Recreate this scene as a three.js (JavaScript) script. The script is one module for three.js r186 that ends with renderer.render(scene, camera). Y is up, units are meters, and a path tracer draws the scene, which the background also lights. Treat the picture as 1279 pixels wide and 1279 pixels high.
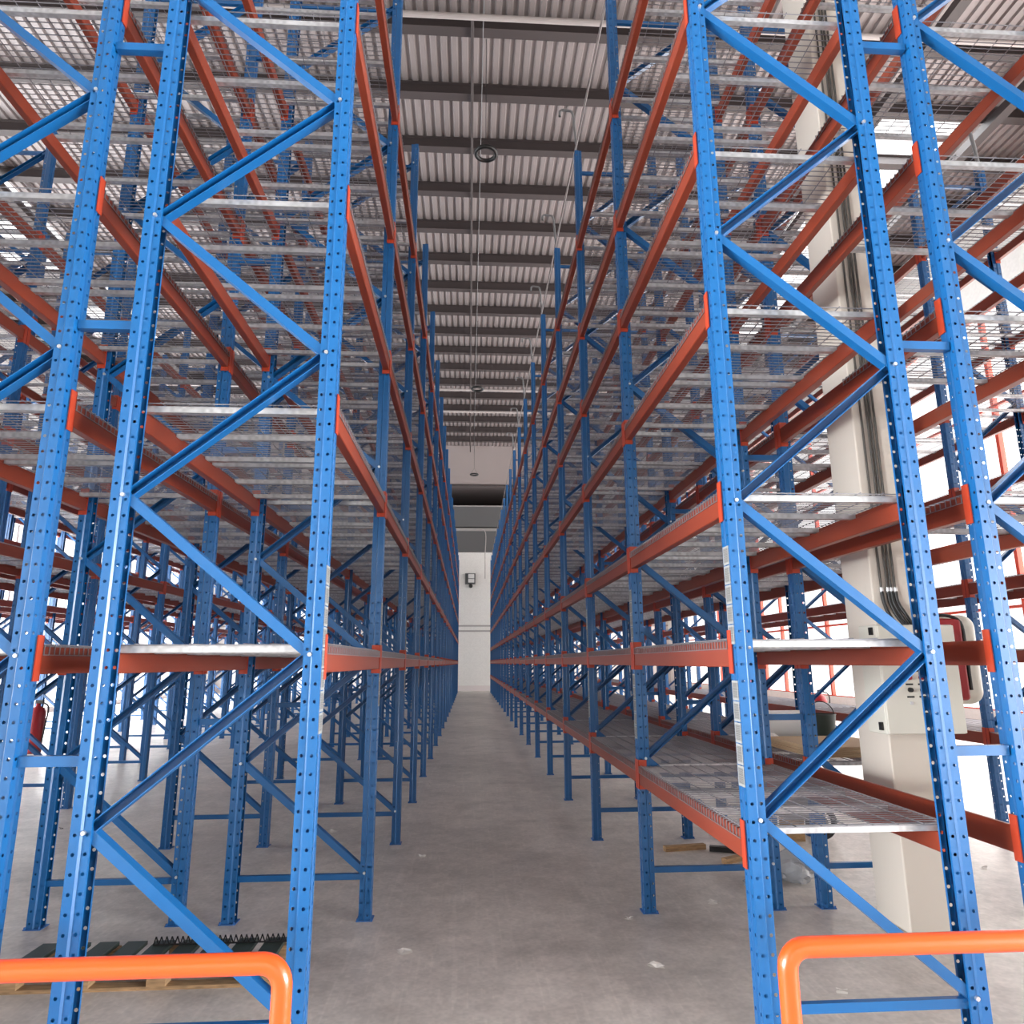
import * as THREE from 'three';
import { RoundedBoxGeometry } from 'three/addons/geometries/RoundedBoxGeometry.js';
import { mergeGeometries } from 'three/addons/utils/BufferGeometryUtils.js';
import { RectAreaLightUniformsLib } from 'three/addons/lights/RectAreaLightUniformsLib.js';

// ------------------------------------------------------------------ camera, sky, large lights, exposure
RectAreaLightUniformsLib.init();
const scene = new THREE.Scene();
const EYE = 1.7, PITCH = 0.2127, YAW = 0.0608, ROLL = -0.0051;
const camera = new THREE.PerspectiveCamera(2 * Math.atan(639.5 / 871.2) * 180 / Math.PI, 1, 0.05, 200);
{
  const fw = new THREE.Vector3(Math.sin(YAW) * Math.cos(PITCH), Math.sin(PITCH), -Math.cos(YAW) * Math.cos(PITCH));
  const r = new THREE.Vector3(Math.cos(YAW), 0, Math.sin(YAW)), u = new THREE.Vector3().crossVectors(r, fw);
  const r2 = r.clone().multiplyScalar(Math.cos(ROLL)).addScaledVector(u, Math.sin(ROLL));
  const u2 = u.clone().multiplyScalar(Math.cos(ROLL)).addScaledVector(r, -Math.sin(ROLL));
  camera.position.set(0, EYE, 0);
  camera.quaternion.setFromRotationMatrix(new THREE.Matrix4().makeBasis(r2, u2, fw.clone().negate()));
}
scene.add(camera);
const renderer = new THREE.WebGLRenderer({ antialias: true });
renderer.toneMapping = THREE.LinearToneMapping;
renderer.toneMappingExposure = 0.46;
renderer.shadowMap.enabled = true;
scene.background = new THREE.Color().setRGB(4.2, 4.1, 4.1);          // bright overcast sky outside the openings

// hall dimensions
const XW0 = -15.5, XW1 = 12.7, ZB = 20, ZF = -44.6, ROOF = 13.1;
const WIN_L = [0.15, 6.6], WIN_R = [0.5, 10.2];
const SKY_Z = [-24.2, -12.3], SKY_L = [-13.4, -11.2], SKY_R = [8.4, 10.6];
function area(name, w, h, power, color, pos, look) {
  const l = new THREE.RectAreaLight(color, power, w, h);
  l.name = name; l.position.set(...pos); l.lookAt(...look); scene.add(l); return l;
}
const CW = new THREE.Color(0.95, 0.98, 1.0), WW = new THREE.Color(1.0, 0.96, 0.92);
const WZ = [-2.6, -42.9], DZ = [-1.6, 7.0], DH = 4.2;             // window bands; unseen side door openings, added to brighten the nearest rack frames
for (let i = 0; i < 4; i++) {
  const dz = (WZ[0] - WZ[1]) / 4, zc = WZ[0] - (i + 0.5) * dz;
  area('window_daylight', dz, WIN_L[1] - WIN_L[0], 42, CW, [XW0 - 0.22, (WIN_L[0] + WIN_L[1]) / 2, zc], [0, (WIN_L[0] + WIN_L[1]) / 2, zc]);
  area('window_daylight', dz, WIN_R[1] - WIN_R[0], 15, WW, [XW1 + 0.22, (WIN_R[0] + WIN_R[1]) / 2, zc], [0, (WIN_R[0] + WIN_R[1]) / 2, zc]);
}
for (const [x, k] of [[XW0 - 0.3, 165], [XW1 + 0.3, 115]]) area('added_door_light', DZ[1] - DZ[0], DH, k, CW, [x, DH / 2, (DZ[0] + DZ[1]) / 2], [0, DH / 2, (DZ[0] + DZ[1]) / 2]);  // area lights in the added, unseen side doors; they light the front frames
for (const s of [SKY_L, SKY_R]) area('skylight_daylight', s[1] - s[0], SKY_Z[1] - SKY_Z[0], 34, CW, [(s[0] + s[1]) / 2, ROOF + 0.3, (SKY_Z[0] + SKY_Z[1]) / 2], [(s[0] + s[1]) / 2, 0, (SKY_Z[0] + SKY_Z[1]) / 2]);

// ------------------------------------------------------------------ helpers
let seed = 7;
const rnd = () => { seed = (seed * 1664525 + 1013904223) >>> 0; return seed / 4294967296; };
const rr = (a, b) => a + (b - a) * rnd();
class MB {
  constructor() { this.p = []; this.n = []; this.t = []; }
  tri(a, b, c, uv) {
    const u = [b[0] - a[0], b[1] - a[1], b[2] - a[2]], v = [c[0] - a[0], c[1] - a[1], c[2] - a[2]];
    let n = [u[1] * v[2] - u[2] * v[1], u[2] * v[0] - u[0] * v[2], u[0] * v[1] - u[1] * v[0]];
    const l = Math.hypot(...n) || 1; n = n.map((x) => x / l);
    const ax = Math.abs(n[0]), ay = Math.abs(n[1]), az = Math.abs(n[2]);
    for (const q of [a, b, c]) {
      this.p.push(q[0], q[1], q[2]); this.n.push(n[0], n[1], n[2]);
      if (ax >= ay && ax >= az) this.t.push(q[2], q[1]); else if (ay >= az) this.t.push(q[0], q[2]); else this.t.push(q[0], q[1]);
    }
  }
  quad(a, b, c, d) { this.tri(a, b, c); this.tri(a, c, d); }
  box(x0, y0, z0, x1, y1, z1) {
    const P = (i) => [i & 1 ? x1 : x0, i & 2 ? y1 : y0, i & 4 ? z1 : z0];
    for (const f of [[0, 2, 3, 1], [4, 5, 7, 6], [0, 1, 5, 4], [2, 6, 7, 3], [0, 4, 6, 2], [1, 3, 7, 5]]) this.quad(P(f[0]), P(f[1]), P(f[2]), P(f[3]));
    return this;
  }
  bar(a, b, r, sides = 4, caps = false) {                       // straight rod from a to b
    const A = new THREE.Vector3(...a), B = new THREE.Vector3(...b), d = B.clone().sub(A).normalize();
    const s = new THREE.Vector3(Math.abs(d.y) > 0.9 ? 1 : 0, Math.abs(d.y) > 0.9 ? 0 : 1, 0).cross(d).normalize(), t = d.clone().cross(s);
    const ring = (C) => Array.from({ length: sides }, (_, i) => { const w = (i + 0.5) / sides * Math.PI * 2; return C.clone().addScaledVector(s, Math.cos(w) * r).addScaledVector(t, Math.sin(w) * r).toArray(); });
    const p = ring(A), q = ring(B);
    for (let i = 0; i < sides; i++) { const j = (i + 1) % sides; this.quad(p[i], p[j], q[j], q[i]); }
    if (caps) for (let i = 1; i < sides - 1; i++) { this.tri(p[0], p[i + 1], p[i]); this.tri(q[0], q[i], q[i + 1]); }
    return this;
  }
  sweepZ(pts, z0, z1, closed = true, caps = false) {            // profile in x,y run along z
    const n = pts.length;
    for (let i = 0; i < (closed ? n : n - 1); i++) { const a = pts[i], b = pts[(i + 1) % n]; this.quad([a[0], a[1], z0], [b[0], b[1], z0], [b[0], b[1], z1], [a[0], a[1], z1]); }
    if (caps) {
      const tri = THREE.ShapeUtils.triangulateShape(pts.map((p) => new THREE.Vector2(p[0], p[1])), []);
      for (const [a, b, c] of tri) { this.tri([...pts[a], z0], [...pts[b], z0], [...pts[c], z0]); this.tri([...pts[a], z1], [...pts[c], z1], [...pts[b], z1]); }
    }
    return this;
  }
  geo() {
    const g = new THREE.BufferGeometry();
    g.setAttribute('position', new THREE.Float32BufferAttribute(this.p, 3)); g.setAttribute('normal', new THREE.Float32BufferAttribute(this.n, 3)); g.setAttribute('uv', new THREE.Float32BufferAttribute(this.t, 2));
    return g;
  }
}
const taken = {};
function numbered(n) { const k = taken[n] = (taken[n] ?? -1) + 1; return k ? `${n}_${String(k).padStart(3, '0')}` : n; }
function mesh(name, geo, mat, parent, pos) {
  const m = new THREE.Mesh(geo, mat); m.name = name; m.castShadow = m.receiveShadow = true;
  if (pos) m.position.set(...pos);
  parent.add(m); return m;
}
function thing(name, label, category, pos = [0, 0, 0], group) {
  const g = new THREE.Group(); g.name = numbered(name); g.position.set(...pos); g.userData = { label, category };
  if (group) g.userData.group = group;
  scene.add(g); return g;
}
function single(name, geo, mat, label, category, pos, group) {
  const m = mesh(numbered(name), geo, mat, scene, pos); m.userData = { label, category }; if (group) m.userData.group = group; return m;
}
function struct(name, geo, mat, label) {
  const o = geo ? new THREE.Mesh(geo, mat) : new THREE.Group();
  o.name = name; o.castShadow = o.receiveShadow = true; o.userData = { kind: 'structure', label, category: name.split('_')[0] };
  scene.add(o); return o;
}
function tube(points, r, seg = 24, sides = 10) { return new THREE.TubeGeometry(new THREE.CatmullRomCurve3(points.map((p) => new THREE.Vector3(...p)), false, 'centripetal'), seg, r, sides, false); }

// ------------------------------------------------------------------ materials
function noiseTexture(size, fn, srgb = true) {
  const d = new Uint8Array(size * size * 4);
  for (let y = 0; y < size; y++) for (let x = 0; x < size; x++) { const c = fn(x / size, y / size), o = (y * size + x) * 4; d[o] = c[0]; d[o + 1] = c[1]; d[o + 2] = c[2]; d[o + 3] = 255; }
  const t = new THREE.DataTexture(d, size, size); t.wrapS = t.wrapT = THREE.RepeatWrapping; t.magFilter = THREE.LinearFilter; t.minFilter = THREE.LinearMipmapLinearFilter; t.generateMipmaps = true;
  if (srgb) t.colorSpace = THREE.SRGBColorSpace; t.needsUpdate = true; return t;
}
function lattice(n, s) { let q = s >>> 0; const a = new Float32Array(n * n); for (let i = 0; i < a.length; i++) { q = (q * 1664525 + 1013904223) >>> 0; a[i] = q / 4294967296; } return a; }
function vnoise(n, s) {                                         // tiling value noise with n cells
  const a = lattice(n, s), f = (t) => t * t * (3 - 2 * t);
  return (u, v) => {
    const x = u * n, y = v * n, i = Math.floor(x), j = Math.floor(y), p = f(x - i), q = f(y - j), at = (k, l) => a[((l % n + n) % n) * n + ((k % n + n) % n)];
    return (at(i, j) * (1 - p) + at(i + 1, j) * p) * (1 - q) + (at(i, j + 1) * (1 - p) + at(i + 1, j + 1) * p) * q;
  };
}
const n4 = vnoise(5, 11), n16 = vnoise(17, 23), n48 = vnoise(53, 37), n160 = vnoise(163, 51), n400 = vnoise(401, 77);
const clamp = (x) => Math.max(0, Math.min(255, x));
const floorMap = noiseTexture(1024, (u, v) => {
  const b = (n4(u, v) - 0.5) * 22 + (n16(u, v) - 0.5) * 18 + (n48(u, v) - 0.5) * 16 + (n160(u, v) - 0.5) * 14 + (n400(u, v) - 0.5) * 16;
  const scratch = n400(u * 1, v * 0.04) > 0.82 ? 6 : 0;
  const stain = Math.max(0, n16(u + 0.3, v + 0.6) - 0.72) * -70;
  const k = 200 + b + scratch + stain; return [clamp(k * 1.0), clamp(k * 0.965), clamp(k * 0.93)];
});
const floorBump = noiseTexture(512, (u, v) => { const k = 128 + (n48(u, v) - 0.5) * 70 + (n160(u, v) - 0.5) * 60 + (n400(u, v) - 0.5) * 50; return [k, k, k]; }, false);
const wallMap = noiseTexture(512, (u, v) => { const k = 226 + (n16(u, v) - 0.5) * 8 + (n160(u, v) - 0.5) * 8; return [k, k * 0.99, k * 0.972]; });
const woodMap = noiseTexture(512, (u, v) => { const g = n160(u * 0.15, v) * 0.6 + n48(u * 0.2, v) * 0.4; const k = 120 + g * 70; return [k, k * 0.8, k * 0.58]; });
const zincMap = noiseTexture(256, (u, v) => { const k = 205 + (n48(u, v) - 0.5) * 40 + (n16(u, v) - 0.5) * 20; return [k, k, k * 1.01]; });
const paintBump = noiseTexture(256, (u, v) => { const k = 128 + (n48(u, v) - 0.5) * 50 + (n160(u, v) - 0.5) * 40; return [k, k, k]; }, false);
const std = (color, rough, metal = 0, extra = {}) => new THREE.MeshPhysicalMaterial({ color, roughness: rough, metalness: metal, side: THREE.DoubleSide, ...extra });
const M = {
  floor: std(0xffffff, 0.4, 0, { map: floorMap, bumpMap: floorBump, bumpScale: 0.0015 }),
  wall: std(0xffffff, 0.8, 0, { map: wallMap }),
  bulk: std(0x958b89, 0.8), wallGrey: std(0x59595a, 0.75), ledge: std(0x9c9896, 0.6), joint: std(0xa8a4a1, 0.7), pipe: std(0xa59d9b, 0.5),
  roof: std(0x8b8281, 0.5, 0.1), purlin: std(0x3d3535, 0.6), rafter: std(0x8a8583, 0.6),
  blue: std(0x0e568e, 0.36, 0, { clearcoat: 0.2, clearcoatRoughness: 0.15, bumpMap: paintBump, bumpScale: 0.0004 }),
  orange: std(0x7f331f, 0.42),
  conn: std(0xa93b22, 0.42),
  zinc: std(0xffffff, 0.34, 0.55, { map: zincMap }),
  wire: std(0x8d8b90, 0.32, 0.5),
  bolt: std(0xd9dde2, 0.3, 0.8), foot: std(0x2a5d9a, 0.45),
  rail: std(0xf2541b, 0.3, 0, { clearcoat: 0.5, clearcoatRoughness: 0.15 }),
  mullion: std(0xb5402c, 0.5), mullionWhite: std(0xcfcac6, 0.5),
  glass: new THREE.MeshPhysicalMaterial({ color: 0xffffff, roughness: 0.02, transmission: 1, thickness: 0, ior: 1.45, side: THREE.DoubleSide }),
  column: std(0xcfc6bb, 0.7), cabinet: std(0xc9c6bb, 0.45),
  black: std(0x0b0b0c, 0.45), grey: std(0x777779, 0.5), red: std(0x8a161d, 0.4), white: std(0xe9e8e6, 0.5),
  wood: std(0xffffff, 0.85, 0, { map: woodMap }), card: std(0xb49878, 0.85), green: std(0x2f3b36, 0.5), pvc: std(0xe4e2de, 0.45), paper: std(0xe6e2dc, 0.8),
  film: std(0xc9ccd0, 0.25, 0, { transmission: 0.35, thickness: 0 }), cardEdge: std(0x8d6b4a, 0.9), conduit: std(0x47433f, 0.6, 0.2),
};

// ------------------------------------------------------------------ the hall
{
  const W = XW1 - XW0, g = new THREE.PlaneGeometry(1, 1);
  const fl = new MB().box(XW0 - 0.3, -0.2, ZF - 0.3, XW1 + 0.3, 0, ZB + 0.3).geo();
  { const uv = fl.attributes.uv; for (let i = 0; i < uv.count; i++) uv.setXY(i, uv.getX(i) / 6, uv.getY(i) / 6); }
  struct('floor', fl, M.floor, 'grey power-floated concrete warehouse floor');

  // roof: trapezoid sheeting with ribs along the hall, left open over the two skylights
  const roof = new MB();
  const sheet = (x0, x1, z0, z1) => {
    const per = 0.2, h = 0.045; let pts = [];
    for (let x = x0; x < x1 - 1e-4; x += per) { const e = Math.min(x + per, x1); for (const [dx, y] of [[0, 0], [0.07, 0], [0.095, h], [0.165, h], [0.19, 0]]) if (x + dx <= e) pts.push([x + dx, ROOF + y]); }
    pts.push([x1, ROOF]);
    roof.sweepZ(pts, z0, z1, false);
    roof.box(x0, ROOF + 0.06, z0, x1, ROOF + 0.16, z1);
  };
  sheet(XW0 - 0.3, SKY_L[0], ZF - 0.3, ZB + 0.3);
  sheet(SKY_L[1], SKY_R[0], ZF - 0.3, ZB + 0.3);
  sheet(SKY_R[1], XW1 + 0.3, ZF - 0.3, ZB + 0.3);
  for (const s of [SKY_L, SKY_R]) { sheet(s[0], s[1], ZF - 0.3, SKY_Z[0]); sheet(s[0], s[1], SKY_Z[1], ZB + 0.3); }
  const ceil = struct('ceiling', roof.geo(), M.roof, 'profiled grey metal roof sheeting on steel purlins');
  const pg = new MB().sweepZ([[0.1, 0], [0.1, 0.012], [0.008, 0.02], [0.008, 0.27], [0.06, 0.28], [0.06, 0.29], [-0.06, 0.29], [-0.06, 0.28], [-0.008, 0.27], [-0.008, 0.02], [-0.1, 0.012], [-0.1, 0]], XW0, XW1, true).geo();
  pg.rotateY(Math.PI / 2);
  pg.translate(0, 0, 0);
  for (let z = -10.49 + 1.49 * 20; z > ZF + 0.3; z -= 1.49) { if (Math.abs(z + 36) < 0.3) continue; mesh('purlin', pg, M.purlin, ceil, [0, ROOF - 0.292, z]); }
  for (const s of [SKY_L, SKY_R]) for (let z = -12.4; z > SKY_Z[0] + 0.3; z -= 1.49) {
    mesh('skylight_pane', new MB().box(s[0], 0, Math.max(z - 1.45, SKY_Z[0]), s[1], 0.012, z).geo(), M.glass, ceil, [0, ROOF + 0.03, 0]);
  }

  const rg = new MB().sweepZ([[0.1, 0], [0.1, 0.015], [0.01, 0.02], [0.01, 0.28], [-0.01, 0.28], [-0.01, 0.02], [-0.1, 0.015], [-0.1, 0]], ZB, -35.95, true, true).geo();
  for (const x of [SKY_L[0] - 0.16, SKY_L[1] + 0.16, SKY_R[0] - 0.16, SKY_R[1] + 0.16]) mesh('rafter', rg, M.purlin, ceil, [x, ROOF - 0.58, 0]);

  // side walls with long window bands
  const side = (name, x, out, win, mat, mull, label, winName) => {
    const w = new MB(), x0 = Math.min(x, x + out), x1 = Math.max(x, x + out);
    w.box(x0, 0, WZ[1], x1, win[0], WZ[0]); w.box(x0, win[1], WZ[1], x1, ROOF + 0.1, WZ[0]);
    w.box(x0, 0, ZF - 0.3, x1, ROOF + 0.1, WZ[1]); w.box(x0, 0, WZ[0], x1, ROOF + 0.1, DZ[0]); w.box(x0, DH, DZ[0], x1, ROOF + 0.1, DZ[1]); w.box(x0, 0, DZ[1], x1, ROOF + 0.1, ZB + 0.3);  // leaves the added, out-of-view door opening in the wall
    struct(name, w.geo(), mat, label);
    const gr = struct(winName, null, null, 'tall window band with ' + (mull === M.mullion ? 'red-orange' : 'pale') + ' mullions');
    const za = WZ[0], zb = WZ[1], n = 22, dz = (za - zb) / n;
    const pane = new MB().box(-0.004, win[0], -dz / 2 + 0.03, 0.004, win[1], dz / 2 - 0.03).geo();
    const bar = new MB().box(-0.06, win[0], -0.05, 0.06, win[1], 0.05).geo();
    for (let i = 0; i <= n; i++) {
      mesh('mullion', bar, mull, gr, [x + out * 0.3, 0, za - i * dz]);
      if (i < n) mesh('pane', pane, M.glass, gr, [x + out * 0.35, 0, za - (i + 0.5) * dz]);
    }
    for (let y = win[0]; y <= win[1] + 0.01; y += (win[1] - win[0]) / 4) mesh('transom', new MB().box(-0.05, y - 0.035, zb, 0.05, y + 0.035, za).geo(), mull, gr, [x + out * 0.3, 0, 0]);
  };
  side('wall_left', XW0, -0.3, WIN_L, M.wall, M.mullionWhite, 'white left wall with a long low window band', 'window_1');
  side('wall_right', XW1, 0.3, WIN_R, M.wall, M.mullion, 'white right wall with tall glazing', 'window_2');

  // back wall behind the viewer
  struct('wall_back', new MB().box(XW0 - 0.3, 0, ZB, XW1 + 0.3, ROOF + 0.1, ZB + 0.25).geo(), M.wall, 'white rear wall behind the viewer');

  // unseen partitions, added to keep side door light off the deeper rack frames
  struct('wall_light_blocker_left', new MB().box(XW0, 0, -2.68, -3.35, ROOF - 0.3, -2.52).geo(), M.wall, 'unseen white wall added to block door light from the left racking');
  struct('wall_light_blocker_right', new MB().box(3.95, 0, -2.68, XW1, ROOF - 0.3, -2.52).geo(), M.wall, 'unseen white wall added to block door light from the right racking');

  // far wall
  const far = struct('wall_far', new MB().box(XW0 - 0.3, 0, ZF - 0.25, XW1 + 0.3, 8.66, ZF).geo(), M.wall, 'white panelled wall closing the far end of the aisle');
  mesh('upper_wall', new MB().box(XW0 - 0.3, 8.66, ZF - 0.25, XW1 + 0.3, 11.57, ZF).geo(), M.wallGrey, far);
  const ZV = ZF - 12;                                            // the roof space goes on beyond the wall, open above it and without windows
  mesh('roof_void', new MB().box(XW0 - 0.3, 11.47, ZV, XW1 + 0.3, 11.57, ZF - 0.25).box(XW0 - 0.3, ROOF, ZV, XW1 + 0.3, ROOF + 0.1, ZF - 0.25).box(XW0 - 0.3, 11.47, ZV - 0.1, XW1 + 0.3, ROOF + 0.1, ZV)
    .box(XW0 - 0.3, 11.47, ZV, XW0 - 0.2, ROOF + 0.1, ZF - 0.25).box(XW1 + 0.2, 11.47, ZV, XW1 + 0.3, ROOF + 0.1, ZF - 0.25).geo(), M.roof, far);
  mesh('fascia_panel', new MB().box(XW0, 10.25, ZF, XW1, 11.57, ZF + 0.5).geo(), M.wallGrey, far);
  mesh('fascia_panel', new MB().box(XW0, 8.7, ZF, XW1, 10.0, ZF + 0.35).geo(), M.wallGrey, far);
  mesh('ledge', new MB().box(XW0, 11.57, ZF, XW1, 11.64, ZF + 0.56).geo(), M.ledge, far);
  mesh('ledge', new MB().box(XW0, 10.0, ZF, XW1, 10.16, ZF + 0.5).geo(), M.ledge, far);
  for (const y of [3.98, 3.66]) mesh('panel_joint', new MB().box(XW0, y - 0.05, ZF, XW1, y + 0.05, ZF + 0.02).geo(), M.joint, far);
  const bb = struct('baseboard_far', new MB().box(XW0, 0, ZF, XW1, 0.32, ZF + 0.03).geo(), std(0xd8cfcd, 0.6), 'pale plinth strip along the far wall');
  const bulk = struct('wall_bulkhead', new MB().box(XW0, 10.97, -36.12, XW1, ROOF + 0.02, -36).geo(), M.bulk, 'white bulkhead panel hanging below the roof near the far end');
  mesh('bulkhead_edge', new MB().box(XW0, 10.9, -36.16, XW1, 10.97, -35.96).geo(), M.purlin, bulk);
  for (const x of [-8.1, 2.3, 10]) mesh('bulkhead_rib', new MB().box(x - 0.03, 10.97, -36, x + 0.03, ROOF, -35.95).geo(), M.wall, bulk);
}

// ------------------------------------------------------------------ pallet racking
const Z1 = 3.241, BAY = 2.0323, NF = 20, TOP = 7.755, DEP = 0.905, UW = 0.041, UD = 0.045;
const RN = (k) => 0.30 + 1.44 * k, LN = (k) => 1.02 + 1.44 * k;

function uprightGeo(sign, mode) {                               // perforated, folded sheet; sign: side of the outer face
  const m = new MB();
  const strip = (a, b, holes) => {
    const w = Math.hypot(b[0] - a[0], b[1] - a[1]), P = (u, v) => [sign * (a[0] + (b[0] - a[0]) * u / w), v, a[1] + (b[1] - a[1]) * u / w];
    if (!holes || mode === 'plain') { m.quad(P(0, 0), P(w, 0), P(w, TOP), P(0, TOP)); return; }
    const pitch = 0.075, N = mode === 'fine' ? 8 : 4, r = mode === 'fine' ? 0.0078 : 0.0085, nT = Math.floor(TOP / pitch), cu = w / 2;
    for (let k = 0; k < nT; k++) {
      const v0 = k * pitch, v1 = v0 + pitch, cv = (v0 + v1) / 2, inner = [], outer = [];
      for (let i = 0; i < N; i++) {
        const ang = Math.PI / 4 + i * 2 * Math.PI / N, c = Math.cos(ang), s = Math.sin(ang), q = Math.max(Math.abs(c), Math.abs(s));
        inner.push([cu + c * r, cv + s * r]); outer.push([cu + c / q * w / 2, cv + s / q * pitch / 2]);
      }
      for (let i = 0; i < N; i++) { const j = (i + 1) % N; m.quad(P(...outer[i]), P(...outer[j]), P(...inner[j]), P(...inner[i])); }
    }
    m.quad(P(0, nT * pitch), P(w, nT * pitch), P(w, TOP), P(0, TOP));
  };
  strip([UW, -UD], [UW, -0.012], true); strip([UW, -0.012], [UW - 0.008, -0.008]); strip([UW - 0.008, -0.008], [UW - 0.008, 0.008]); strip([UW - 0.008, 0.008], [UW, 0.012]); strip([UW, 0.012], [UW, UD], true);
  for (const s of [-1, 1]) {
    strip([UW, s * UD], [0.0, s * UD], true); strip([0.0, s * UD], [-0.008, s * (UD - 0.008)]);
    strip([-0.008, s * (UD - 0.008)], [-UW, s * (UD - 0.008)], true); strip([-UW, s * (UD - 0.008)], [-UW, s * (UD - 0.02)]);
  }
  return m.geo();
}
const UG = {};
for (const s of [-1, 1]) for (const q of ['fine', 'mid', 'plain']) UG[s + q] = uprightGeo(s, q);

function channelBetween(p, q, w, d, open) {                     // U channel brace from p to q (x,y), open towards +z or -z
  const L = Math.hypot(q[0] - p[0], q[1] - p[1]), t = 0.004, o = open;
  const prof = [[-w / 2, -d / 2 * o], [-w / 2, d / 2 * o], [-w / 2 + t, d / 2 * o], [-w / 2 + t, (-d / 2 + t) * o], [w / 2 - t, (-d / 2 + t) * o], [w / 2 - t, d / 2 * o], [w / 2, d / 2 * o], [w / 2, -d / 2 * o]];
  const g = new MB().sweepZ(prof, 0, L, true, true).geo();      // profile x -> across, y -> depth, z -> along
  const dir = new THREE.Vector3(q[0] - p[0], q[1] - p[1], 0).normalize(), dep = new THREE.Vector3(0, 0, 1), acr = new THREE.Vector3().crossVectors(dep, dir);
  g.applyMatrix4(new THREE.Matrix4().makeBasis(acr, dep, dir)); g.translate(p[0], p[1], 0); return g;
}
// frame bracing, x measured from the frame's middle
const hx = DEP / 2, ins = 0.018;
const G_UP = channelBetween([-(hx - ins), 0], [hx - ins, 0.72], 0.044, 0.052, 1), G_DN = channelBetween([-(hx - ins), 0.72], [hx - ins, 0], 0.044, 0.052, -1), G_HZ = channelBetween([-(hx - ins), 0], [hx - ins, 0], 0.038, 0.03, -1);
const G_FOOT = new MB().box(-0.055, 0, -0.055, 0.055, 0.006, 0.055).bar([-0.045, 0.006, 0.05], [-0.045, 0.02, 0.05], 0.007, 6, true).bar([0.045, 0.006, 0.05], [0.045, 0.02, 0.05], 0.007, 6, true).geo();
const G_BOLT = new THREE.CylinderGeometry(0.0095, 0.0095, 0.012, 8).rotateX(Math.PI / 2);

// load beams: outer face at x = 0, running from z = 0 to -BL, sign = side that faces out
const BL = BAY - 2 * UD;
function beamGeo(sign) {
  const c = 0.004, pr = [[0, c], [0, 0.12 - c], [-c, 0.12], [-0.02, 0.12], [-0.022, 0.118], [-0.022, 0.088], [-0.048, 0.088], [-0.05, 0.086], [-0.05, c], [-0.05 + c, 0], [-c, 0]];
  return new MB().sweepZ(pr.map(([x, y]) => [x * sign, y]), 0, -BL).geo();
}
function connGeo(sign, end) {                                   // hooked end plate folded round the upright; end 0: near end, 1: far end
  const m = new MB(), z = end ? -BL : 0, s = end ? -1 : 1, X = (a, b) => [Math.min(a * sign, b * sign), Math.max(a * sign, b * sign)];
  const [a0, a1] = X(0.0005, 0.0055); m.box(a0, -0.03, Math.min(z - s * 0.006, z + s * 0.04), a1, 0.17, Math.max(z - s * 0.006, z + s * 0.04));
  const [b0, b1] = X(-0.055, 0.0055); m.box(b0, -0.03, Math.min(z, z - s * 0.006), b1, 0.17, Math.max(z, z - s * 0.006));
  return m.geo();
}
const BG = {}, CG = {};
for (const s of [-1, 1]) { BG[s] = beamGeo(s); CG[s + 'a'] = connGeo(s, 0); CG[s + 'b'] = connGeo(s, 1); CG[s + 'ab'] = mergeGeometries([CG[s + 'a'], CG[s + 'b']]); }

// wire decks: two per bay and level; x runs across the rack between the outer faces of the beams
const DW = DEP + 2 * UW, DL = BL / 2 - 0.006;
function deckGeo(lod) {
  const m = new MB(), r = 0.0029, n = 24, x0 = -DW / 2 - 0.004, x1 = DW / 2 + 0.004;
  for (let i = 0; i < n; i++) {
    const z = -0.012 - i * (DL - 0.024) / (n - 1);
    m.bar([x0, 0.004, z], [x1, 0.004, z], r, lod ? 4 : 3);
    if (lod) for (const x of [x0, x1]) m.bar([x, 0.006, z], [x, -0.04, z], r, 4);
  }
  const xs = []; for (let i = 0; i < 9; i++) xs.push(-DW / 2 + 0.012 + i * (DW - 0.024) / 8);
  for (const x of xs) m.bar([x, 0.009, -0.006], [x, 0.009, -DL + 0.006], r, lod ? 4 : 3);
  if (lod) for (const x of [x0, x1]) m.bar([x, -0.038, -0.006], [x, -0.038, -DL + 0.006], r, 4);
  return m.geo();
}
function chanGeo() {
  const t = 0.002, w = 0.032, h = 0.03, m = new MB(), a = DW / 2 - 0.026;
  m.box(-a, -h, -w / 2, a, -h + t, w / 2); m.box(-a, -h, -w / 2, a, 0.001, -w / 2 + t); m.box(-a, -h, w / 2 - t, a, 0.001, w / 2);
  return m.geo();
}
const DK = { near: deckGeo(1), far: deckGeo(0) }, CH = chanGeo(), CHZ = [0.06, 0.5, 0.94].map((f) => -f * DL);
const CH3 = mergeGeometries(CHZ.map((z) => CH.clone().translate(0, 0, z)));
const SP = new MB().box(-0.175 + UW + 0.004, -0.022, -0.02, 0.175 - UW - 0.004, 0.022, 0.02).geo();

// location labels on the aisle face
const labelTex = (() => {
  const c = document.createElement('canvas'); c.width = 128; c.height = 160; const k = c.getContext('2d');
  k.fillStyle = '#f1f1ef'; k.fillRect(0, 0, 128, 160); k.fillStyle = '#9a9a9a'; k.fillRect(14, 18, 100, 124); k.fillStyle = '#d8d8d6'; for (let i = 0; i < 12; i++) k.fillRect(18, 24 + i * 10 + (i % 3), 92, 3 + (i % 2) * 2);
  const t = new THREE.CanvasTexture(c); t.colorSpace = THREE.SRGBColorSpace; t.magFilter = THREE.LinearFilter; return t;
})();
M.label = std(0x9b9b9b, 0.5, 0, { map: labelTex });
const LBG = new THREE.BoxGeometry(0.003, 0.088, 0.07);

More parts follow.
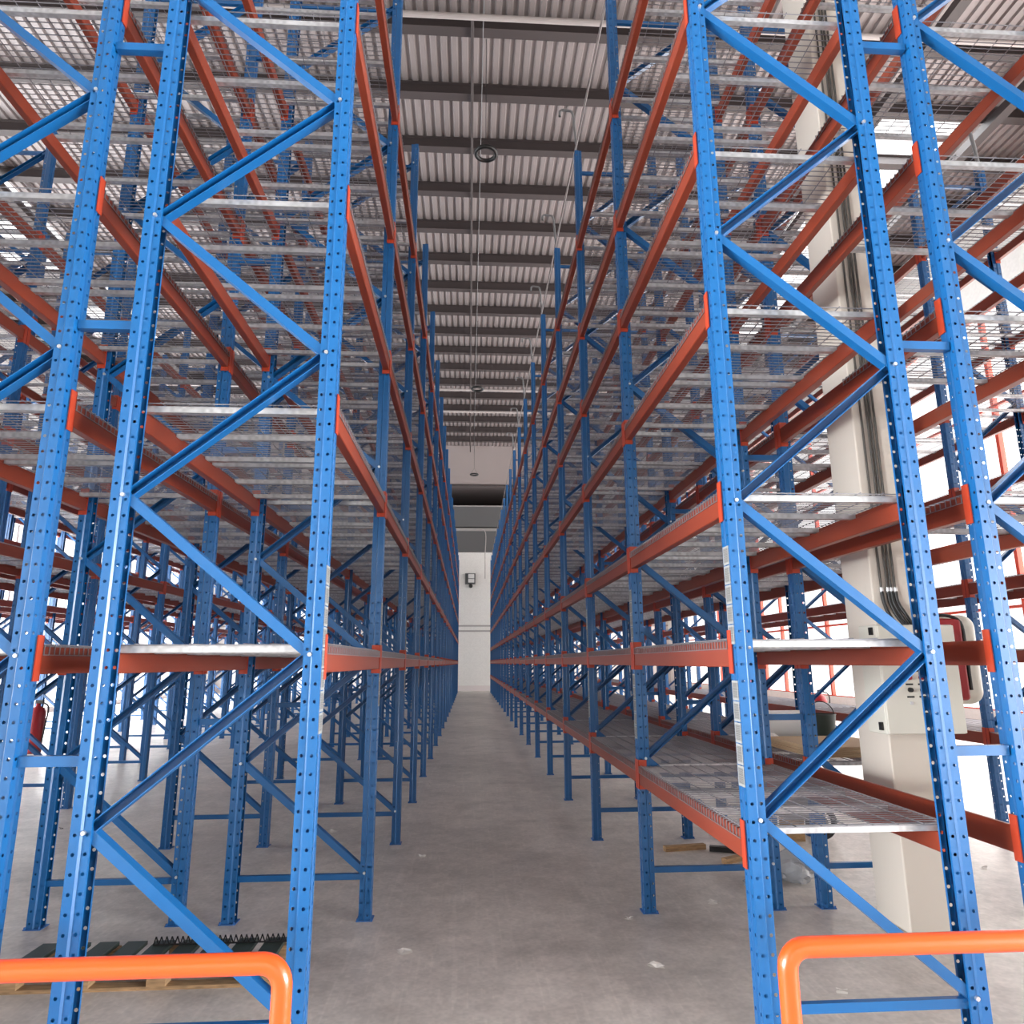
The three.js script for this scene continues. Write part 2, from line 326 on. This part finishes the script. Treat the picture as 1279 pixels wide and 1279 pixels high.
function rack(label, xL, levels, o = {}) {
  const xc = xL + DEP / 2, t = thing('pallet_rack', label, 'pallet rack', [xc, 0, -Z1], 'rows of blue and orange pallet racking');
  const fine = o.fine ?? 0, mid = o.mid ?? 0, near = o.near ?? 0, zf = (n) => -n * BAY;
  for (let n = 0; n < NF; n++) {
    const q = n < fine ? 'fine' : n < mid ? 'mid' : 'plain';
    for (const s of [-1, 1]) {
      const u = mesh('upright', UG[s + q], M.blue, t, [s * hx, 0, zf(n)]);
      mesh('foot_plate', G_FOOT, M.foot, u);
      if (n < fine) for (let k = 0; k < 6; k++) { const y = s > 0 ? RN(k) : LN(k); if (y < TOP - 0.1) mesh('bolt', G_BOLT, M.bolt, u, [-s * 0.012, y, UD - 0.002]); }
      if (o.labels === s && n < 4) for (const [ya, yb] of o.labelSpans) for (let y = ya; y > yb; y -= 0.093) mesh('location_label', LBG, M.label, u, [s * (UW + 0.0015), y - 0.045, 0]);
    }
    for (let k = 0; k < 10; k++) {
      const up = k % 2 === 1;                                   // even: from right node up to left node; odd: from left node up to right node
      mesh('brace', up ? G_UP : G_DN, M.blue, t, [0, up ? LN((k - 1) / 2) : RN(k / 2), zf(n)]);
    }
    mesh('brace', G_HZ, M.blue, t, [0, 0.27, zf(n)]); mesh('brace', G_HZ, M.blue, t, [0, 7.47, zf(n)]);
    if (o.spacer) for (const y of o.spacer) mesh('row_spacer', SP, M.blue, t, [o.spacerX - xc, y, zf(n)]);
  }
  for (let n = 0; n < NF - 1; n++) for (const cb of levels) {
    for (const s of [-1, 1]) {
      if (o.skipBeam?.(n, s, cb)) continue;
      const b = mesh('beam', BG[s], M.orange, t, [s * (hx + UW), cb + 0.03, zf(n) - UD]);
      if (n < near) { mesh('connector', CG[s + 'a'], M.conn, b); mesh('connector', CG[s + 'b'], M.conn, b); } else if (n < (o.connTo ?? 19)) mesh('connectors', CG[s + 'ab'], M.conn, b).userData.kind = 'stuff';
    }
    for (let h = 0; h < 2; h++) {
      if (o.skipDeck?.(n, h, cb)) continue;
      const d = mesh('wire_deck', n < near ? DK.near : DK.far, M.wire, t, [0, cb + 0.152, zf(n) - UD - 0.004 - h * (BL / 2)]);
      if (n < near) for (const z of CHZ) mesh('support_channel', CH, M.zinc, d, [0, 0, z]); else { const c3 = mesh('support_channels', CH3, M.zinc, d); c3.userData.kind = 'stuff'; }
    }
  }
  return t;
}
const LV_L = [1.63, 2.785, 3.945, 5.10, 6.24], LV_R = [0.81, 1.645, 2.365, 3.388, 4.353, 5.279, 6.403];
const XA = -0.694 - DEP, XB = -1.945 - DEP;
rack('tall blue pallet rack with orange beams lining the left side of the central aisle', XA, LV_L, { fine: 3, mid: 9, near: 7, spacer: [1.30, 3.31, 4.92, 6.9], spacerX: (XA + XB + DEP) / 2, labels: 1, labelSpans: [[2.14, 1.40]] });
rack('pallet rack standing back to back behind the left aisle rack', XB, LV_L, { fine: 2, mid: 5, near: 4 });
rack('pallet rack beyond the second aisle on the left, first of its pair', -4.87 - DEP, LV_L, { mid: 4, near: 0 });
rack('pallet rack beyond the second aisle on the left, farther of its pair', -6.13 - DEP, LV_L, {});
rack('pallet rack beyond the third aisle on the left, nearer of its pair', -9.05 - DEP, LV_L, {});
rack('pallet rack nearest the left window wall', -10.3 - DEP, LV_L, {});
rack('pallet rack lining the right side of the aisle, with a low wire shelf', 1.265, LV_R, { fine: 3, mid: 9, near: 7, spacer: [1.295, 3.3, 5.16, 6.9], spacerX: (1.265 + DEP + 2.53) / 2, labels: -1, labelSpans: [[2.24, 1.84], [1.615, 1.215]] });
rack('pallet rack behind the right aisle rack, built around the pale concrete column', 2.53, LV_R, { fine: 2, mid: 5, near: 4, skipDeck: (n, h, cb) => n === 0 && (h === 1 || cb < 2), skipBeam: (n, q, cb) => n === 0 && q === 1 && cb < 2.3 });
rack('pallet rack standing nearest the tall window wall on the right', 5.44, LV_R, { mid: 4, near: 0 });

// ------------------------------------------------------------------ guard rails at the rack ends
function guard(label, xa, xb, legs) {
  const t = thing('guard_rail', label, 'guard rail', [0, 0, -2.85], 'orange tubular rack end guards'), H = 0.645, r = 0.037, c = 0.075, s = Math.sign(xb - xa);
  const path = new THREE.CurvePath(), V = (x, y) => new THREE.Vector3(x, y, 0);
  const pts = [V(xa, 0.01), V(xa, H - c)];
  for (let i = 1; i < 8; i++) { const w = i / 8 * Math.PI / 2; pts.push(V(xa + s * c * (1 - Math.cos(w)), H - c + c * Math.sin(w))); }
  pts.push(V(xa + s * c, H), V(xb - s * c, H));
  for (let i = 1; i < 8; i++) { const w = i / 8 * Math.PI / 2; pts.push(V(xb - s * c * (1 - Math.sin(w)), H - c + c * Math.cos(w))); }
  pts.push(V(xb, H - c), V(xb, 0.01));
  for (let i = 0; i < pts.length - 1; i++) path.add(new THREE.LineCurve3(pts[i], pts[i + 1]));
  class Poly extends THREE.Curve { getPoint(u) { return path.getPoint(u); } }
  mesh('rail', new THREE.TubeGeometry(new Poly(), 220, r, 16, false), M.rail, t);
  for (const x of legs) mesh('post', new THREE.CylinderGeometry(r, r, H - 0.01, 16).translate(x, (H - 0.01) / 2, 0), M.rail, t);
  for (const x of [xa, xb, ...legs]) mesh('base_plate', new MB().box(x - 0.08, 0, -0.07, x + 0.08, 0.01, 0.07).geo(), M.rail, t);
}
guard('orange tubular guard rail at the end of the left racks', -0.662, -3.0, [-1.76]);
guard('orange tubular guard rail at the end of the right racks', 1.2, 3.55, [2.5]);

// ------------------------------------------------------------------ column, control cabinet, padded cabinet
{
  const col = single('concrete_column', new RoundedBoxGeometry(0.38, ROOF - 0.3, 0.38, 2, 0.012).translate(0, (ROOF - 0.3) / 2, 0), M.column, 'pale painted square concrete column rising between the right racks', 'column', [2.805 + 0.19, 0, -4.91]);
  const t = thing('control_cabinet', 'pale grey electric control cabinet with buttons on the concrete column', 'control cabinet', [2.935, 1.237, -4.61]);
  mesh('body', new RoundedBoxGeometry(0.53, 0.695, 0.21, 2, 0.008).translate(0, 0.3475, 0), M.cabinet, t);
  const d = mesh('door', new RoundedBoxGeometry(0.52, 0.685, 0.018, 2, 0.005).translate(0, 0.3475, 0.112), M.cabinet, t);
  const bx = -0.12, z = 0.122, knob = new THREE.CylinderGeometry(0.014, 0.016, 0.022, 14).rotateX(Math.PI / 2), bar = new THREE.BoxGeometry(0.048, 0.011, 0.004), key = new THREE.CylinderGeometry(0.011, 0.011, 0.008, 12).rotateX(Math.PI / 2);
  for (const x of [-0.09, -0.008]) {
    mesh('push_button', knob, M.red, d, [x, 0.355, z + 0.008]); mesh('tag_plate', bar, M.black, d, [x, 0.313, z]);
    mesh('rotary_switch', knob, M.black, d, [x, 0.278, z + 0.008]); mesh('tag_plate', bar, M.black, d, [x, 0.234, z]); mesh('key_lock', key, M.zinc, d, [x, 0.195, z + 0.002]);
  }
  mesh('push_button', knob, M.red, d, [-0.008, 0.437, z + 0.008]); mesh('tag_plate', bar, M.black, d, [-0.012, 0.398, z]);
  mesh('name_plate', new THREE.BoxGeometry(0.1, 0.072, 0.004), M.black, d, [0.035, 0.1, z]);
  mesh('latch', new THREE.BoxGeometry(0.018, 0.05, 0.03), M.black, t, [-0.272, 0.655, 0.06]); mesh('latch', new THREE.BoxGeometry(0.018, 0.05, 0.03), M.black, t, [-0.272, 0.05, 0.06]);
  for (const [i, x] of [-0.07, -0.025, 0.0, 0.03].entries()) {
    mesh('conduit', new MB().bar([x, 0.93, -0.098], [x, 11, -0.098], 0.008, 8).geo(), M.conduit, t);
    mesh('cable', tube([[x, 0.94, -0.096], [x + 0.004, 0.86, -0.09], [x + 0.02 + i * 0.006, 0.76, -0.06], [x + 0.05, 0.69, -0.02]], 0.0125, 14, 8), M.black, t);
    mesh('cable_gland', new THREE.CylinderGeometry(0.014, 0.012, 0.035, 10), M.zinc, t, [x, 0.945, -0.096]);
  }
  const s = thing('hose_cabinet', 'white rounded cabinet with a dark red front beside the control cabinet', 'cabinet', [3.4, 1.4, -4.93]);
  mesh('shell', new RoundedBoxGeometry(0.36, 0.62, 0.3, 5, 0.09).translate(0.02, 0.31, 0), M.cabinet, s);
  mesh('front', new RoundedBoxGeometry(0.2, 0.56, 0.06, 4, 0.028).translate(-0.05, 0.31, 0.15), M.red, s);
  mesh('rim', tube([[-0.17, 0.6, 0.15], [-0.05, 0.61, 0.16], [0.04, 0.57, 0.165], [0.06, 0.4, 0.165], [0.06, 0.1, 0.165]], 0.012, 24, 8), M.black, s);
}

// ------------------------------------------------------------------ overhead services
for (const [k, z] of [[0, -10.6], [1, -21.33], [2, -31.9]]) {
  const t = thing('ring_lamp', ['dark ring lamp hanging over the aisle, nearest the viewer', 'dark ring lamp hanging over the aisle, second of three', 'dark ring lamp hanging over the aisle in front of the white bulkhead'][k], 'lamp', [0.22 - k * 0.03, 10.4, z], 'ring lamps over the central aisle');
  mesh('ring', new THREE.TorusGeometry(0.175, 0.036, 10, 40).rotateX(Math.PI / 2), M.black, t);
  mesh('hanger', new MB().bar([-0.17, 0.02, 0], [0, 0.3, 0], 0.004, 5).bar([0.17, 0.02, 0], [0, 0.3, 0], 0.004, 5).geo(), M.black, t);
  mesh('cord', new MB().bar([0, 0.3, 0], [0, ROOF - 0.3 - 10.4, 0], 0.006, 6).geo(), M.black, t);
}
single('white_conduit', new MB().bar([0, 0, -2.2], [0, 0, -41.8], 0.012, 8, true).geo(), M.pipe, 'thin white conduit running along the tops of the right aisle rack', 'conduit', [1.235, TOP + 0.018, 0]);
const ords = ['nearest', 'second', 'third', 'fourth', 'fifth', 'sixth', 'seventh'];
for (let k = 0; k < 7; k++) {
  const n = k + 2, z = -Z1 - n * BAY + 0.1;
  single('gooseneck_pipe', tube([[0, 0, 0], [-0.015, 0.2, 0], [-0.03, 0.4, 0], [-0.05, 0.455, 0], [-0.1, 0.465, 0], [-0.17, 0.465, 0], [-0.19, 0.44, 0], [-0.192, 0.38, 0]], 0.016, 40, 8), M.grey, `grey gooseneck pipe above the right aisle rack, ${ords[k]} one in view`, 'pipe', [1.235, TOP + 0.036, z], 'gooseneck pipes on the right rack');
}
single('gooseneck_pipe', tube([[0, 0, 0], [-0.03, 0.4, 0], [-0.05, 0.5, 0], [-0.1, 0.52, 0], [-0.2, 0.52, 0], [-0.23, 0.48, 0], [-0.232, 0.4, 0]], 0.022, 40, 8), M.grey, 'grey gooseneck pipe above the rack at the far right', 'pipe', [6.36, TOP + 0.01, -Z1 - 2 * BAY]);
single('roof_pipe', new MB().bar([0, 0, ZB], [0, 0, -35.9], 0.028, 8, true).geo(), M.purlin, 'dark pipe running along the middle of the roof above the aisle', 'pipe', [-0.03, ROOF - 0.34, 0]);
single('roof_cable', new MB().bar([0, 0, ZB], [0, 0, -35.9], 0.007, 6, true).geo(), M.grey, 'thin pale cable running along the roof beside the dark pipe', 'cable', [0.16, ROOF - 0.45, 0]);
for (const [k, z] of [-9.85, -26.5, -29].entries()) single('sprinkler_pipe', new MB().bar([XW0 + 0.02, 0, 0], [XW1 - 0.02, 0, 0], 0.05, 10).geo(), M.pipe, ['white sprinkler pipe crossing the roof, nearest the viewer', 'white sprinkler pipe crossing the roof beside the second ring lamp', 'white sprinkler pipe crossing the roof beyond the second ring lamp'][k], 'pipe', [0, ROOF - 0.65, z], 'sprinkler pipes under the roof');
{
  const t = thing('wall_lamp', 'small white double box with a black lamp on the far wall', 'wall lamp', [0.05, 6.35, ZF + 0.01]);
  mesh('bracket', new MB().box(-0.35, 0.25, 0, 0.3, 0.95, 0.05).geo(), M.wallGrey, t);
  mesh('box', new RoundedBoxGeometry(0.38, 0.27, 0.14, 2, 0.02).translate(0.03, 0.76, 0.1), M.white, t); mesh('box', new RoundedBoxGeometry(0.38, 0.22, 0.14, 2, 0.02).translate(0.03, 0.47, 0.1), M.white, t);
  mesh('lamp_head', new THREE.SphereGeometry(0.13, 14, 10).translate(0, 0.13, 0.12), M.black, t);
  single('wall_pipe', tube([[0, 0, 0], [0, 1.5, 0], [0, 3.0, 0], [-0.15, 3.15, 0], [-0.6, 3.15, 0]], 0.025, 30, 8), M.pipe, 'white bent pipe coming down the upper far wall', 'pipe', [0.95, 6.9, ZF + 0.6]);
}

// ------------------------------------------------------------------ loose things
{
  const t = thing('wooden_pallet', 'low wooden pallet on the floor behind the left guard rail', 'pallet', [-1.76, 0, -4.46]);
  const L = 0.72;
  for (const z of [-0.14, 0, 0.14]) mesh('bottom_board', new MB().box(-L, 0, z - 0.035, L, 0.018, z + 0.035).geo(), M.wood, t);
  for (const x of [-L + 0.05, -0.3, 0.1, L - 0.05]) for (const z of [-0.14, 0.14]) mesh('block', new MB().box(x - 0.05, 0.018, z - 0.04, x + 0.05, 0.1, z + 0.04).geo(), M.wood, t);
  for (let i = 0; i < 9; i++) { const x = -L + 0.08 + i * (2 * L - 0.16) / 8; mesh('top_board', new MB().box(x - 0.055, 0.1, -0.18, x + 0.055, 0.12, 0.18).geo(), M.green, t); }
  const w = new MB();
  for (let i = 0; i < 26; i++) { const x = -0.2 + i * 0.03; w.bar([x, 0, -0.1], [x + 0.012, 0.045, -0.1], 0.004, 4).bar([x + 0.012, 0.045, -0.1], [x + 0.03, 0, -0.1], 0.004, 4); }
  w.bar([-0.2, 0.004, -0.1], [0.58, 0.004, -0.1], 0.005, 5);
  single('black_spring_strip', w.geo(), M.black, 'black coiled wire strip lying on the wooden pallet', 'wire', [-1.6, 0.121, -4.46]);
}
function crumple(r, squash, s0) {
  const g = new THREE.IcosahedronGeometry(r, 4), p = g.attributes.position, a = vnoise(9, s0), b = vnoise(23, s0 + 5);
  for (let i = 0; i < p.count; i++) { const x = p.getX(i), y = p.getY(i), z = p.getZ(i), k = 0.65 + 0.5 * a(x / r * 0.3 + 0.5 + y / r * 0.2, z / r * 0.3 + 0.5) + 0.35 * b(x / r * 0.3 + z / r * 0.15 + 0.4, y / r * 0.3 + 0.5); p.setXYZ(i, x * k, Math.max(y * k * squash, -r * squash * 0.5), z * k); }
  g.translate(0, r * squash * 0.5, 0); g.computeVertexNormals(); return g;
}
single('plastic_wrap', crumple(0.17, 0.8, 91), M.film, 'crumpled ball of clear plastic wrap on the floor beside the column', 'plastic wrap', [2.6, 0, -5.95]);
single('plastic_wrap', crumple(0.1, 0.5, 131), M.film, 'small flattened piece of plastic wrap under the right racks', 'plastic wrap', [2.25, 0, -5.75]);
const scrapLabels = ['white paper scrap in the aisle near the left racks', 'small paper scrap under the left aisle rack', 'paper scrap by the foot of a left frame farther down the aisle', 'white scrap at the foot of the right front frame', 'tiny pale scrap in the aisle in front of the left racks', 'pale scrap in the aisle in front of the right rack', 'torn white scrap on the floor right of the column', 'thin pale scrap under the low right shelf', 'crumpled paper on the floor behind the right guard rail', 'dark scrap on the floor left of the left racks'];
[[-0.411, -6.816], [-1.4, -7.84], [-0.572, -10.63], [1.088, -5.138], [-0.376, -4.685], [1.081, -4.386], [4.306, -6.07], [1.762, -5.409], [1.956, -3.996], [-4.3, -8.2]].forEach(([x, z], i) => {
  const m = new MB(), n = 7, s = rr(0.018, 0.04), P = []; for (let k = 0; k < n; k++) { const w = k / n * 6.283, r = s * rr(0.5, 1.2); P.push([Math.cos(w) * r * 1.5, rr(0.001, 0.022), Math.sin(w) * r]); }
  for (let k = 0; k < n; k++) m.tri([0, 0.012, 0], P[(k + 1) % n], P[k]);
  for (let k = 0; k < n; k++) m.tri([0, 0.002, 0], [P[k][0], 0.001, P[k][2]], [P[(k + 1) % n][0], 0.001, P[(k + 1) % n][2]]);
  single('paper_scrap', m.geo(), i === 9 ? M.black : M.paper, scrapLabels[i], 'scrap', [x, 0.0005, z], 'scraps lying on the floor');
});
{
  // goods on the low shelf of the second right rack: deck top at y = 0.976
  const Y = 0.81 + 0.152 + 0.013;
  const c = thing('cardboard_stack', 'flat stack of brown cardboard sheets on the low right shelf', 'cardboard', [2.98, Y, -5.85]);
  for (let i = 0; i < 5; i++) mesh('sheet', new MB().box(-0.36 + rr(0, 0.03), i * 0.016, -0.45 + rr(0, 0.03), 0.36 + rr(-0.03, 0), i * 0.016 + 0.014, 0.42 + rr(-0.03, 0)).geo(), M.card, c);
  const rl = thing('film_roll', 'white wrapped film roll lying on the low right shelf', 'film roll', [2.98, Y, -6.86]);
  mesh('roll', new THREE.CylinderGeometry(0.13, 0.13, 0.7, 24).rotateZ(Math.PI / 2).translate(0, 0.13, 0), M.white, rl); mesh('core', new THREE.CylinderGeometry(0.04, 0.04, 0.74, 16).rotateZ(Math.PI / 2).translate(0, 0.13, 0), M.card, rl);
  const b = thing('dark_bucket', 'dark green bucket with a handle on the low right shelf', 'bucket', [3.24, Y, -6.5]);
  mesh('body', new THREE.LatheGeometry([[0, 0], [0.1, 0], [0.125, 0.24], [0.132, 0.25], [0.12, 0.25], [0.095, 0.02], [0, 0.02]].map((p) => new THREE.Vector2(...p)), 28), M.green, b);
  mesh('handle', new THREE.TorusGeometry(0.125, 0.005, 6, 24, Math.PI).translate(0, 0.235, 0), M.black, b);
  single('plastic_sheet', crumple(0.1, 0.5, 171), M.paper, 'crumpled white packing sheet beside the film roll', 'packing sheet', [2.75, Y, -6.52]);
  const m = thing('floor_machine', 'small grey machine with a wheel and wooden block under the right racks', 'machine', [3.2, 0, -7.15]);
  mesh('housing', new RoundedBoxGeometry(0.3, 0.2, 0.25, 2, 0.02).translate(0, 0.3, 0), M.grey, m); mesh('block', new MB().box(-0.12, 0, -0.09, 0.05, 0.2, 0.09).geo(), M.wood, m);
  mesh('wheel', new THREE.TorusGeometry(0.13, 0.03, 10, 28).translate(0.24, 0.16, 0.05), M.black, m); mesh('hub', new THREE.CylinderGeometry(0.06, 0.06, 0.05, 16).rotateX(Math.PI / 2).translate(0.24, 0.16, 0.05), M.grey, m);
  mesh('axle', new MB().bar([0.1, 0.2, 0.03], [0.24, 0.16, 0.05], 0.02, 8).geo(), M.grey, m);
  const wl = ['long wooden offcut on the floor behind the low right shelf', 'short dark offcut lying across the others under the right racks', 'thin wooden offcut beside the dark offcut under the right racks'];
  [[2.0, -6.85, 0.15, 0.4], [2.36, -6.75, -0.4, 0.3], [2.34, -6.45, 0.5, 0.32]].forEach(([x, z, r, l], i) => { const o = single('wood_offcut', new MB().box(-l / 2, 0, -0.03, l / 2, 0.045, 0.03).geo(), i === 1 ? M.black : M.wood, wl[i], 'offcut', [x, 0, z], 'offcuts on the floor'); o.rotation.y = r; });
  for (const [k, x, z, l] of [[0, 8.6, -17.2, 'red fire extinguisher standing in the distance beyond the right racks'], [1, -8.6, -15.0, 'red fire extinguisher standing in the distance beyond the left racks']]) {
    const e = thing('fire_extinguisher', l, 'fire extinguisher', [x, 0, z]);
    mesh('cylinder', new THREE.LatheGeometry([[0, 0], [0.14, 0], [0.15, 0.02], [0.15, 0.75], [0.11, 0.86], [0.04, 0.9], [0.04, 0.95], [0, 0.95]].map((p) => new THREE.Vector2(...p)), 24), M.red, e);
    mesh('valve', new RoundedBoxGeometry(0.16, 0.07, 0.05, 2, 0.01).translate(0.02, 0.98, 0), M.black, e);
    mesh('hose', tube([[0.06, 0.97, 0], [0.2, 0.9, 0.02], [0.19, 0.5, 0.03], [0.165, 0.2, 0.03]], 0.016, 20, 8), M.black, e);
  }
}
renderer.render(scene, camera);
